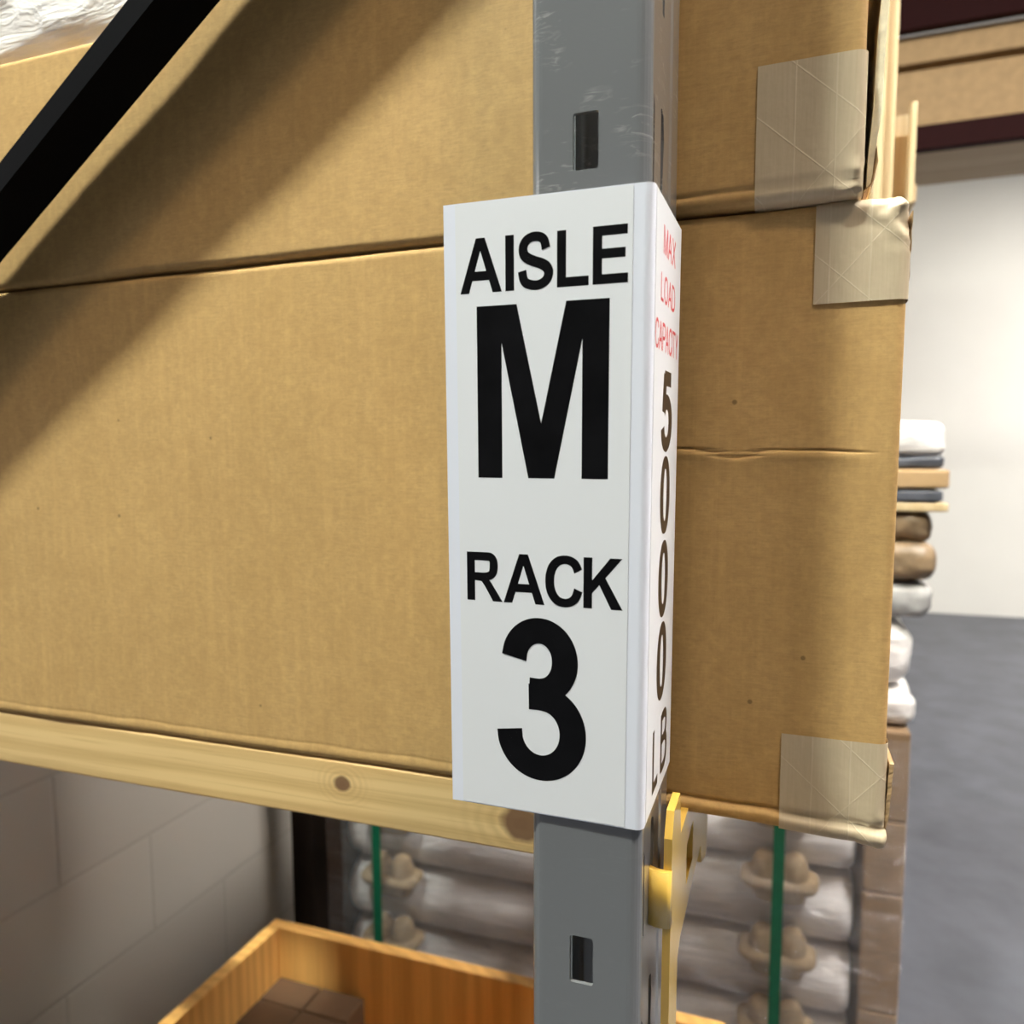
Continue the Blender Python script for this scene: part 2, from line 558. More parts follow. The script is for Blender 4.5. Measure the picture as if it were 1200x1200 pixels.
def block_wall_mat():
    m, nt, b, _ = new_mat('painted_block_wall')
    tc = N(nt, 'ShaderNodeTexCoord')
    sp = N(nt, 'ShaderNodeSeparateXYZ')
    nt.links.new(tc.outputs['Object'], sp.inputs[0])
    cb = N(nt, 'ShaderNodeCombineXYZ')
    # courses 0.2 m, blocks 0.4 m; one course line lies at z = -0.745, one head joint at y = 0.765
    nt.links.new(math_n(nt, 'ADD', sp.outputs[1], -0.765 + 4.0), cb.inputs[0])
    nt.links.new(math_n(nt, 'ADD', sp.outputs[2], 0.745 + 3.8), cb.inputs[1])
    br = N(nt, 'ShaderNodeTexBrick')
    br.inputs['Scale'].default_value = 1
    br.inputs['Brick Width'].default_value = 0.4
    br.inputs['Row Height'].default_value = 0.2
    br.inputs['Mortar Size'].default_value = 0.005
    br.inputs['Mortar Smooth'].default_value = 0.6
    br.inputs['Color1'].default_value = (0.42, 0.385, 0.335, 1)
    br.inputs['Color2'].default_value = (0.40, 0.365, 0.318, 1)
    br.inputs['Mortar'].default_value = (0.365, 0.335, 0.29, 1)
    nt.links.new(cb.outputs[0], br.inputs['Vector'])
    nt.links.new(br.outputs['Color'], b.inputs['Base Color'])
    b.inputs['Roughness'].default_value = 0.6
    inv = math_n(nt, 'SUBTRACT', 1.0, br.outputs['Fac'])
    bump(nt, b, inv, 0.25, 0.003)
    return m
M['block'] = block_wall_mat()

def emission_mat(name, strength, col):
    m, nt, b, out = new_mat(name)
    nt.nodes.remove(b)
    e = N(nt, 'ShaderNodeEmission')
    e.inputs['Color'].default_value = tuple(col) + (1,)
    e.inputs['Strength'].default_value = strength
    nt.links.new(e.outputs[0], out.inputs[0])
    return m

# ------------------------------------------------------------------ the setting
FZ, CZ = -1.30, 3.20
tag(link('floor', boxes([((-7, -7, FZ - 0.1), (7, 8.2, FZ))]), M['concrete']), kind='structure')
tag(link('ceiling', boxes([((-7, -7, CZ), (7, 8.2, CZ + 0.1))]), M['ceiling']), kind='structure')
tag(link('wall_back', boxes([((-1.3, 8.0, FZ), (7, 8.2, CZ))]), M['white_wall']), kind='structure')
tag(link('wall_left', boxes([((-1.3, 0.12, FZ), (-1.10, 8.0, CZ))]), M['block']), kind='structure')

for i, (loc, L, Wd, rz, e, c) in enumerate(LAMPS):
    names = ['square high bay lamp hanging before the aisle end, left of the sign', 'square high bay lamp hanging before the aisle end, right of the sign',
             'added strip light above the aisle beside the rack, brightening the rolls', 'added strip light brightening the white wall at the far end of the aisle']
    t = empty('ceiling_light', loc, names[i], 'lamp')
    t.rotation_euler = (0, 0, rz)
    link('housing', boxes([((-L / 2 - 0.02, -Wd / 2 - 0.02, 0.0), (L / 2 + 0.02, Wd / 2 + 0.02, 0.06))], 0.01), M['housing'], t)
    em = emission_mat('lamp_glow', e, c)
    link('diffuser', boxes([((-L / 2, -Wd / 2, -0.02), (L / 2, Wd / 2, 0.0))]), em, t)
    for s in (-1, 1):
        link('hanging_rod', boxes([((s * L * 0.4 - 0.006, -0.006, 0.06), (s * L * 0.4 + 0.006, 0.006, CZ - loc[2]))]), M['housing'], t)

# ------------------------------------------------------------------ rack upright frame
def arc(cx, cy, r, a0, a1, n=6):
    return [(cx + r * math.cos(math.radians(a0 + (a1 - a0) * k / n)), cy + r * math.sin(math.radians(a0 + (a1 - a0) * k / n))) for k in range(n + 1)]

XL, XR, YF, YB = -0.0605, -0.0025, 0.0065, 0.1000
TH = 0.0022
def column_profile():
    """open channel: front flange, perforated web on the aisle side with a pressed middle band, rear flange, two lips"""
    R = 0.0065
    out = []
    out += [(XL, YF + 0.016)]
    out += arc(XL + R, YF + R, R, 180, 270)
    out += arc(XR - R, YF + R, R, 270, 360)
    out += [(XR, YF + 0.0290), (XR - 0.0008, YF + 0.0325), (XR - 0.0008, YB - 0.0325), (XR, YB - 0.0290)]
    out += arc(XR - R, YB - R, R, 0, 90)
    out += arc(XL + R, YB - R, R, 90, 180)
    out += [(XL, YB - 0.016)]
    r = R - TH
    inn = []
    inn += [(XL + TH, YB - 0.016)]
    inn += arc(XL + R, YB - R, r, 180, 90)
    inn += arc(XR - R, YB - R, r, 90, 0)
    inn += [(XR - TH, YB - 0.0290), (XR - TH - 0.0008, YB - 0.0325), (XR - TH - 0.0008, YF + 0.0325), (XR - TH, YF + 0.0290)]
    inn += arc(XR - R, YF + R, r, 360, 270)
    inn += arc(XL + R, YF + R, r, 270, 180)
    inn += [(XL + TH, YF + 0.016)]
    return out + inn

def keyhole(y0, y1, ztop, h, narrow):
    """teardrop slot in the web: wide top, tapering foot"""
    prof = [(y0, ztop - 0.012), (y0 + (y1 - y0) * 0.15, ztop - 0.002), (y0 + (y1 - y0) * 0.5, ztop), (y1 - (y1 - y0) * 0.15, ztop - 0.002), (y1, ztop - 0.012),
            (y0 + (y1 - y0) * (0.5 + narrow / 2), ztop - h), (y0 + (y1 - y0) * (0.5 - narrow / 2), ztop - h)]
    return prism(prof, 'x', XR - 0.012, XR + 0.01)

def make_column(z0, z1, holes=True):
    me = prism(column_profile(), 'z', z0, z1)
    if holes:
        cuts = []
        z = 0.3308 + 0.4064 * 3
        while z > z0 + 0.1:
            if z < z1 - 0.05:
                cuts.append(boxes([((-0.0390, YF - 0.01, z - 0.0129), (-0.0266, YF + 0.008, z + 0.0129))], 0.0012, 2))
            z -= 0.4064
        z = 0.3555 + 0.0914 * 14
        while z > z0 + 0.15:
            if z < z1 - 0.02:
                cuts.append(keyhole(0.0360, 0.0505, z, 0.048, 0.40))
                cuts.append(prism([(0.0137, z - 0.005), (0.0172, z - 0.009), (0.0168, z - 0.052), (0.0141, z - 0.052)], 'x', XR - 0.012, XR + 0.01))
            z -= 0.0914
        me = boolean_cut(me, cuts)
    for p in me.polygons:
        p.use_smooth = False
    return me

frame = empty('rack_upright_frame', (0, 0, FZ), 'grey steel rack upright frame with rectangular slots, carrying the white aisle sign', 'pallet rack upright', 'upright frames of the rack')
def put(me, name, mat, parent, loc=(0, 0, 0)):
    """mesh given in world coordinates, hung on a parent at the given world position"""
    me.transform(Matrix.Translation([-a for a in parent.location]))
    return link(name, me, mat, parent)

def soften(o, w=0.0006):
    for p in o.data.polygons:
        p.use_smooth = False

col_me = make_column(FZ + 0.008, 1.9)
front_col = put(col_me, 'column', M['steel'], frame)
rear_me = make_column(FZ + 0.008, 1.9, holes=False)
rear_me.transform(Matrix.Translation((-0.055, 0, 0)) @ Matrix.Translation((0, 0, 0)))
rear_me.transform(Matrix.Translation((-0.90, 0, 0)))
put(rear_me, 'column', M['steel'], frame)
put(boxes([((-0.075, -0.01, FZ), (0.012, 0.12, FZ + 0.008))], 0.001), 'foot_plate', M['steel'], frame)
put(boxes([((-1.03, -0.01, FZ), (-0.945, 0.12, FZ + 0.008))], 0.001), 'foot_plate', M['steel'], frame)

# black diagonal braces: a channel seen from its web side, its rear lip raised to widen the cast shadow
def brace(p0, p1, h, y0, y1):
    d = Vector((p1[0] - p0[0], 0, p1[1] - p0[1]))
    L = d.length
    ang = math.atan2(d.z, d.x)
    w_ = 0.0022
    prof = [(y0, -h / 2), (y0, h / 2), (y0 + w_, h / 2), (y0 + w_, -h / 2 + w_), (y1 - w_, -h / 2 + w_), (y1 - w_, h / 2 + 0.007), (y1, h / 2 + 0.007), (y1, -h / 2)]
    me = prism(prof, 'x', 0, L)
    me.transform(Matrix.Translation((p0[0], 0, p0[1])) @ Matrix.Rotation(-ang, 4, 'Y'))
    return me
BR_S = 0.692
def bz(x): return 0.4190 + BR_S * (x + 0.43)      # centre line of the brace
put(brace((-0.955, bz(-0.955)), (-0.030, bz(-0.030)), 0.0155, 0.0590, 0.0960), 'diagonal_brace', M['black'], frame)['label'] = 'black diagonal brace'
put(brace((-0.955, 1.05), (-0.030, 1.70), 0.0155, 0.056, 0.093), 'diagonal_brace', M['black'], frame)['label'] = 'black diagonal brace'

# the frame at the far end of the bay
frame2 = empty('rack_upright_frame', (0, 2.40, FZ), 'grey steel rack upright frame at the far end of the bay, behind the wrapped rolls', 'pallet rack upright', 'upright frames of the rack')
for src in list(frame.children):
    c = src.copy()
    COL.objects.link(c)
    c.parent = frame2

# ------------------------------------------------------------------ beams
def beam(name_label, x_face, sgn, z_top, z_bot, y0, y1, ztop_bracket, label):
    t = empty('load_beam', (x_face, y0, z_top), label, 'rack beam')
    s = sgn
    prof = [(0, z_top), (0, z_bot), (-0.052 * s, z_bot), (-0.052 * s, z_top - 0.0455), (-0.030 * s, z_top - 0.0455), (-0.030 * s, z_top)]
    prof = [(x_face + a, b) for a, b in prof]
    put(prism(prof, 'y', y0, y1), 'beam_body', M['blue'], t)
    return t

ZT = -0.0350
b1 = beam('a', 0.0048, 1, ZT, -0.1180, 0.185, 2.398, 0, 'blue step beam with yellow hooked end bracket, running back from the signed upright')
# yellow bracket: plate beside the web, hooked into it, widening to a sleeve on the beam
def plate_poly(pts, x0, x1):
    return prism(pts, 'x', x0, x1)
br_me = bmesh.new()
main = [(0.0330, -0.016), (0.0400, -0.0035), (0.0640, -0.0035), (0.0700, -0.0300), (0.1050, -0.0305), (0.1180, -0.0345), (0.2420, -0.0345), (0.2420, -0.1180), (0.2360, -0.1270),
        (0.1960, -0.1120), (0.1900, -0.0960), (0.0760, -0.0960), (0.0640, -0.1020), (0.0600, -0.2300), (0.0520, -0.2400), (0.0300, -0.2400), (0.0270, -0.1800), (0.0300, -0.1500), (0.0305, -0.0950)]
brk = boolean_cut(plate_poly(main, 0.0050, 0.0092), [boxes([((0.0, 0.101, -0.078), (0.03, 0.135, -0.052))])])
bracket = put(brk, 'end_bracket', M['yellow'], b1)
bracket['label'] = 'yellow painted bracket with a bent hook'
# hook: a tab that leaves the plate's near edge and curves into the column
def hook(zt, zb):
    pts = []
    n = 10
    for k in range(n + 1):
        t = k / n
        x = 0.0088 - 0.0170 * t
        y = 0.0300 - 0.0035 * math.sin(t * math.pi * 0.55) + 0.010 * t * t
        pts.append((x, y))
    th = 0.0036
    outer = pts
    inner = [(x + 0.0008, y + th) for x, y in reversed(pts)]
    me = prism(outer + inner, 'z', zb, zt, smooth=True)
    return me
hk = put(hook(-0.0330, -0.0640), 'hook', M['yellow'], b1)
hk.parent = bracket
hk.matrix_parent_inverse = Matrix.Identity(4)
hk2 = put(hook(-0.1370, -0.1680), 'hook', M['yellow'], b1)
hk2.parent = bracket
b2 = beam('b', -0.9750, -1, ZT, -0.1180, 0.112, 2.398, 0, 'blue step beam along the back of the rack, beside the white block wall')
put(boxes([((-0.965, 0.03, -0.22), (-0.957, 0.112, -0.012))], 0.001), 'end_bracket', M['yellow'], b2)
b3 = beam('c', 0.0048, 1, 0.645, 0.545, 0.112, 2.398, 0, 'blue step beam of the shelf above, carrying the wooden crate end')
b4 = beam('d', -0.9750, -1, 0.645, 0.545, 0.112, 2.398, 0, 'blue step beam of the shelf above, along the back of the rack')

# ------------------------------------------------------------------ pine deck boards
def board(y0, y1, zt, label, th=0.0455, x0=-0.942, x1=-0.022, mat='pine', name='shelf_board'):
    xs = fine(x0, x1, 0.05, 0.002)
    ys = fine(y0, y1, 0.03, 0.002)
    zs = fine(zt - th, zt, 0.012, 0.002)
    def d(p, n):
        return p + Vector((0, 0.0006 * mnoise.noise(Vector((p.x * 9, p.y * 9, p.z * 30))), 0.0006 * mnoise.noise(Vector((p.x * 5, 3, 1)))))
    o = link(name, rounded_box(xs, ys, zs, 0.002, d), M[mat])
    return tag(o, label, 'shelf board', 'pine boards across the shelf')
board(0.1092, 0.1970, ZT, 'pine shelf board with two brown knots, foremost under the lower cardboard box')
board(0.330, 0.4190, ZT, 'pine shelf board under the middle of the lower cardboard box')
board(0.520, 0.6090, ZT, 'pine shelf board under the rear of the lower cardboard box')
board(1.205, 1.295, 0.645, 'pine shelf board under the front of the pale wooden crate')
board(1.365, 1.455, 0.645, 'pine shelf board under the rear of the pale wooden crate')

# ------------------------------------------------------------------ large cardboard boxes
def seg(v, a, b):
    t = max(0.0, min(1.0, (v - a) / (b - a)))
    return t * t * (3 - 2 * t)

def crease_z(x):
    k = [(-0.02, 0.1900), (0.006, 0.1893), (0.018, 0.1880), (0.026, 0.1848), (0.033, 0.1834), (0.040, 0.1850), (0.046, 0.1884), (0.060, 0.1882), (0.080, 0.1878), (0.105, 0.1855)]
    for (a, za), (b, zb) in zip(k, k[1:]):
        if a <= x <= b:
            return za + (zb - za) * (x - a) / (b - a)
    return None

LB_X0, LB_X1, LB_Y0, LB_Y1, LB_Z0, LB_Z1 = -0.70, 0.1180, 0.1080, 0.6400, -0.0348, 0.3215
def lower_disp(p, n):
    q = p.copy()
    front = max(0.0, -n.y)
    if front > 0.3:
        q.y += 0.0014 * mnoise.noise(Vector((p.x * 7, p.z * 7, 2.2))) + 0.00035 * mnoise.noise(Vector((p.x * 40, p.z * 16, 7.7)))
        zc = crease_z(p.x)
        if zc is not None:
            fade = 1 - seg(p.x, 0.085, 0.105)
            d = p.z - zc
            q.y += fade * (0.0018 * math.exp(-(d / 0.0006) ** 2) - 0.0007 * math.exp(-((d + 0.0035) / 0.003) ** 2))
        # soft vertical handling crease on the left
        if 0.18 < p.z < 0.30:
            fd = seg(p.z, 0.185, 0.23) * (1 - seg(p.z, 0.27, 0.295))
            q.y += fd * 0.0010 * math.exp(-((p.x + 0.2205) / 0.0018) ** 2)
        # scored fold above the bottom edge, board rolling out below it
        zf = LB_Z0 + 0.0105 + 0.0012 * mnoise.noise(Vector((p.x * 30, 0.3, 4)))
        d = p.z - zf
        lip = 0.10 + 0.90 * seg(p.x, -0.12, -0.03)
        q.y += 0.0018 * lip * math.exp(-(d / 0.0011) ** 2)
        if d < 0:
            q.y -= 0.0026 * lip * seg(-d, 0.0, 0.004) * (1.0 + 0.5 * mnoise.noise(Vector((p.x * 40, 8, 1))))
    # bottom edge sags past the beam, corners pushed out and crumpled
    if p.x > 0.02:
        q.z -= 0.0022 * seg(p.x, 0.02, 0.118) * (1 - seg(p.z, -0.03, 0.05))
    cr = Vector((p.x - LB_X1, 0, p.z - LB_Z0)).length
    if cr < 0.016 and n.y < 0.2 and p.y < LB_Y0 + 0.03:
        g_ = 1 - seg(p.y, LB_Y0 + 0.006, LB_Y0 + 0.03)
        q += (Vector((0.0015, -0.001, -0.003)) * (1 - cr / 0.016) + Vector((0.0012 * mnoise.noise(p * 300), 0.0015 * mnoise.noise(p * 260), 0))) * g_
    cr = Vector((p.x - LB_X1, 0, p.z - LB_Z1)).length
    if cr < 0.030 and n.y < 0.2 and p.y < LB_Y0 + 0.03:
        f = (1 - cr / 0.030) * (1 - seg(p.y, LB_Y0 + 0.006, LB_Y0 + 0.03))
        q += Vector((-0.002 * f, 0.0, -0.0015 * f)) + Vector((0.0010 * mnoise.noise(p * 260), 0.0040 * f * mnoise.noise(p * 150), 0.0026 * f * mnoise.noise(p * 240 + Vector((5, 5, 5)))))
    # top edge: slightly uneven
    if p.z > LB_Z1 - 0.006:
        q.z += 0.0012 * mnoise.noise(Vector((p.x * 14, 1, 1)))
    return q

lower = empty('cardboard_box', (LB_X0, LB_Y0, LB_Z0), 'large kraft cardboard box with a long horizontal dent, lower of the two behind the sign', 'box', 'cardboard boxes on the shelf')
xs = fine(LB_X0, LB_X1, 0.006, 0.006)
zs = fine(LB_Z0, LB_Z1, 0.006, 0.006, extra=[0.1815 + 0.0003 * k for k in range(34)] + [LB_Z0 + 0.006 + 0.0008 * k for k in range(12)] + [LB_Z1 - 0.001 * k for k in range(20)])
ys = fine(LB_Y0, LB_Y1, 0.05, 0.006, extra=[LB_Y0 + 0.006 + 0.002 * k for k in range(14)])
put(rounded_box(xs, ys, zs, 0.0055, lower_disp), 'carton_body', M['kraft'], lower)

UB_X0, UB_X1, UB_Y0, UB_Y1, UB_Z0, UB_Z1 = -0.72, 0.0935, 0.1080, 0.6300, 0.3225, 0.4960
def upper_disp(p, n):
    q = p.copy()
    if n.y < -0.3:
        q.y += 0.0014 * mnoise.noise(Vector((p.x * 6 + 9, p.z * 8, 5.2))) + 0.0003 * mnoise.noise(Vector((p.x * 40, p.z * 16, 1.7)))
        q.y -= 0.0012 + 0.0050 * seg(p.x, -0.1, 0.09)
        zf = UB_Z0 + 0.0090 + 0.0010 * mnoise.noise(Vector((p.x * 25, 1.3, 4)))
        if p.x > -0.05:
            q.y += 0.0010 * math.exp(-((p.z - zf) / 0.0014) ** 2)
    if p.z > UB_Z1 - 0.012:
        q.z += 0.016 * seg(p.x, -0.40, -0.32)
    if p.z < UB_Z0 + 0.012:
        q.z += 0.0016 * (0.3 + mnoise.noise(Vector((p.x * 9, 5, 1)))) * (1 - seg(p.z, UB_Z0, UB_Z0 + 0.012)) * (1 if p.x < 0.06 else 0.3)
    cr = Vector((p.x - UB_X1, 0, p.z - UB_Z0)).length
    if cr < 0.018 and n.y < 0.2 and p.y < UB_Y0 + 0.006:
        q += Vector((0.0010 * mnoise.noise(p * 260), 0.0018 * mnoise.noise(p * 220), 0.001 * mnoise.noise(p * 200)))
    return q
upper = empty('cardboard_box', (UB_X0, UB_Y0, UB_Z0), 'kraft cardboard box crossed by the black brace\'s shadow, upper of the two', 'box', 'cardboard boxes on the shelf')
xs = fine(UB_X0, UB_X1, 0.006, 0.006)
zs = fine(UB_Z0, UB_Z1, 0.006, 0.006, extra=[UB_Z0 + 0.001 * k for k in range(16)])
put(rounded_box(xs, ys_ if False else fine(UB_Y0, UB_Y1, 0.05, 0.006), zs, 0.0055, upper_disp), 'carton_body', M['kraft_upper'], upper)

def tape(boxroot, disp, X0, X1, Z0, Z1, r, y0, x_start, zc_lo, zc_hi, over):
    """a strip of tape lying on the front face and wrapping round the right edge (and over the top or bottom fold)"""
    # parametric: u along x then round the right corner to +y ; v along z, optionally round the fold
    us = [x_start + (X1 - r - x_start) * k / 16 for k in range(17)]
    path_u = [(u, y0, 0.0) for u in us]
    for k in range(1, 9):
        a = math.pi / 2 * k / 8
        path_u.append((X1 - r + r * math.sin(a), y0 + r - r * math.cos(a), a))
    for k in range(1, 6):
        path_u.append((X1, y0 + r + 0.03 * k, math.pi / 2))
    nv = 22
    path_v = []
    if over == 'bottom':
        for k in range(7):
            a = math.pi / 2 * (1 - k / 6)
            path_v.append((Z0 + r - r * math.sin(a), r - r * math.cos(a), a))
        for k in range(1, nv + 1):
            path_v.append((Z0 + r + (zc_hi - Z0 - r) * k / nv, 0.0, 0.0))
    else:
        for k in range(nv + 1):
            path_v.append((zc_lo + (Z1 - r - zc_lo) * k / nv, 0.0, 0.0))
        for k in range(1, 7):
            a = math.pi / 2 * k / 6
            path_v.append((Z1 - r + r * math.sin(a), r - r * math.cos(a), -a))
    vs, fs = [], []
    off = 0.0011
    for (z, inset, va) in path_v:
        for (x, y, ua) in path_u:
            nrm = Vector((math.sin(ua) * math.cos(va), -math.cos(ua) * math.cos(va), -math.sin(va))).normalized()
            # inset toward the box interior near a fold
            px = x - inset * math.sin(ua)
            py = y + inset * math.cos(ua)
            p = Vector((px, py, z))
            q = disp(p, nrm)
            vs.append(q + nrm * off)
    nu = len(path_u)
    for j in range(len(path_v) - 1):
        for i in range(nu - 1):
            fs.append((j * nu + i, j * nu + i + 1, (j + 1) * nu + i + 1, (j + 1) * nu + i))
    o = put(mesh_from(vs, fs, smooth=True), 'tape_strip', M['tape'], boxroot)
    o['label'] = 'pale reinforced packing tape'
    return o
tape(upper, upper_disp, UB_X0, UB_X1, UB_Z0, UB_Z1, 0.0055, UB_Y0, 0.0390, 0, 0.3950, 'bottom')
tape(lower, lower_disp, LB_X0, LB_X1, LB_Z0, LB_Z1, 0.0055, LB_Y0, 0.0712, 0.2675, 0, 'top')
tape(lower, lower_disp, LB_X0, LB_X1, LB_Z0, LB_Z1, 0.0055, LB_Y0, 0.0618, 0, 0.0228, 'bottom')

# end flap of the upper box, standing a little away from the right end; cut edge towards the aisle end coloured pale as lit
def flap(x_bot, x_top, z0, z1, y0, y1, th, name, parent, wob=0.0008):
    n = 24
    vs, fs = [], []
    for k in range(n + 1):
        t = k / n
        z = z0 + (z1 - z0) * t
        x = x_bot + (x_top - x_bot) * (t ** 0.8) + wob * mnoise.noise(Vector((t * 6, 1.2, 9)))
        w = th * (0.55 + 0.45 * min(1, t * 5))
        for (yy, dx) in ((y0, 0), (y0, w), (y1, w), (y1, 0)):
            vs.append((x + dx, yy + 0.0006 * mnoise.noise(Vector((t * 14, dx * 900, 2))), z))
    for k in range(n):
        for i in range(4):
            j = (i + 1) % 4
            fs.append((k * 4 + i, k * 4 + j, (k + 1) * 4 + j, (k + 1) * 4 + i))
    fs.append((0, 1, 2, 3))
    fs.append((n * 4 + 3, n * 4 + 2, n * 4 + 1, n * 4))
    me = mesh_from(vs, fs)
    o = put(me, name, M['kraft_edge_lit' if name == 'end_flap' else 'kraft_plain'], parent)
    return o
flap(0.0960, 0.1020, UB_Z0 + 0.006, UB_Z1 + 0.004, 0.1120, 0.560, 0.0042, 'end_flap', upper)['label'] = 'open end flap with a cut edge coloured pale as lit'
flap(0.1180, 0.1202, LB_Z0 + 0.004, 0.0100, 0.1110, 0.200, 0.0022, 'torn_flap', lower, wob=0.0003)['label'] = 'torn flap corner'
# crumpled tab at the lower right corner of the upper box
tv = [(0.0945, 0.110, 0.3245), (0.0990, 0.110, 0.3300), (0.1015, 0.111, 0.3410), (0.1005, 0.113, 0.3500), (0.0985, 0.115, 0.3400), (0.0960, 0.118, 0.3320),
      (0.0955, 0.135, 0.3250), (0.0995, 0.135, 0.3310), (0.1025, 0.137, 0.3410), (0.1012, 0.139, 0.3500)]
tf = [(0, 1, 5), (1, 2, 4, 5), (2, 3, 4), (1, 0, 6, 7), (2, 1, 7, 8), (3, 2, 8, 9)]
put(mesh_from(tv, tf), 'torn_tab', M['kraft_plain'], upper)
# thin lifted paper edge on the lower box's top right corner
flap(0.1184, 0.1190, 0.2700, 0.3140, 0.1125, 0.180, 0.0006, 'lifted_edge', lower, wob=0.0004)

# ------------------------------------------------------------------ the sign
S_EUL = Euler((0.0317, 0.0099, -0.0074), 'XYZ')
cz_, sz_ = math.cos(-0.0074), math.sin(-0.0074)
SR = Matrix.Rotation(-0.0074, 3, 'Z') @ Matrix.Rotation(0.0317, 3, 'X') @ Matrix.Rotation(0.0099, 3, 'Y')
cctr = Vector((0, 0, 0.1525))
sign = empty('aisle_sign', (0, 0, 0), 'white bent sign reading AISLE M RACK 3, wrapped round the corner of the grey upright', 'sign')
sign.matrix_world = Matrix.Translation(cctr - SR @ cctr) @ SR.to_4x4()
SH, SW, SD = 0.305, 0.1026, 0.0860
def sign_profile(off=0.0):
    R = 0.0042 + off
    c = 0.0042
    pts = [(-SW, -off)] + [(x, y) for x, y in arc(-c, c, R, 270, 360, 10)] + [(off, SD)]
    return pts
def sheet(p_out, p_in, z0, z1):
    return prism(p_out + list(reversed(p_in)), 'z', z0, z1)
def sprof(off):
    c = 0.0042
    return [(-SW, -off)] + arc(-c, c, c + off, 270, 360, 10) + [(off, SD)]
pl = link('sign_plate', sheet(sprof(0), sprof(-0.0012), 0, SH), M['plate'], sign)
pl['label'] = 'bluish white plastic plate folded at the edge'
fl = link('front_label', boxes([((-0.0963, -0.00022, 0.0006), (-0.0092, 0.0, SH - 0.0004))]), M['label'], sign)
fl['label'] = 'white printed label reading AISLE M RACK 3'
sl = link('side_label', boxes([((0.0, 0.0060, 0.0006), (0.00022, SD - 0.0004, SH - 0.0004))]), M['label'], sign)
sl['label'] = 'white printed label reading MAX LOAD CAPACITY 5000 LB'

# letter shapes, cap height 716 units
def catmull(pts, n=10):
    P = [pts[0]] + list(pts) + [pts[-1]]
    out = []
    for i in range(1, len(P) - 2):
        p0, p1, p2, p3 = P[i - 1], P[i], P[i + 1], P[i + 2]
        for k in range(n):
            t = k / n
            out.append(tuple(0.5 * (2 * b + (c - a) * t + (2 * a - 5 * b + 4 * c - d) * t * t + (-a + 3 * b - 3 * c + d) * t ** 3) for a, b, c, d in zip(p0, p1, p2, p3)))
    out.append(tuple(P[-2]))
    return out
def strip(pts, closed=False, n=10):
    """stroke with (x, y, width) control points -> list of quads"""
    if closed:
        pts = list(pts)
        ext = pts[-2:] + pts + pts[:3]
        c = catmull(ext, n)
        c = c[2 * n:(2 + len(pts)) * n + 1]
    else:
        c = catmull(pts, n)
    L, Rr = [], []
    for i, (x, y, w) in enumerate(c):
        a = c[max(0, i - 1)]
        b = c[min(len(c) - 1, i + 1)]
        if closed and i in (0, len(c) - 1):
            a, b = c[-2], c[1]
        tx, ty = b[0] - a[0], b[1] - a[1]
        l = math.hypot(tx, ty) or 1
        nx, ny = -ty / l, tx / l
        L.append((x + nx * w / 2, y + ny * w / 2))
        Rr.append((x - nx * w / 2, y - ny * w / 2))
    return [[L[i], L[i + 1], Rr[i + 1], Rr[i]] for i in range(len(c) - 1)]
def oval(cx, cy, rx, ry, w_side, w_top, n=12):
    """ring whose stroke is w_side wide at the sides and w_top at top and bottom"""
    q = []
    K = 48
    se = 0.90
    def pt(a, x, y):
        c, s = math.cos(a), math.sin(a)
        return (cx + x * math.copysign(abs(c) ** se, c), cy + y * math.copysign(abs(s) ** se, s))
    for k in range(K):
        a, b = 2 * math.pi * k / K, 2 * math.pi * (k + 1) / K
        q.append([pt(a, rx, ry), pt(b, rx, ry), pt(b, rx - w_side, ry - w_top), pt(a, rx - w_side, ry - w_top)])
    return q
def elarc(cx, cy, rx, ry, a0, a1, ws, wt, n=14):
    r = []
    for k in range(n + 1):
        a = math.radians(a0 + (a1 - a0) * k / n)
        c, q = math.cos(a), math.sin(a)
        r.append((cx + rx * c, cy + ry * q, ws * c * c + wt * q * q))
    return r
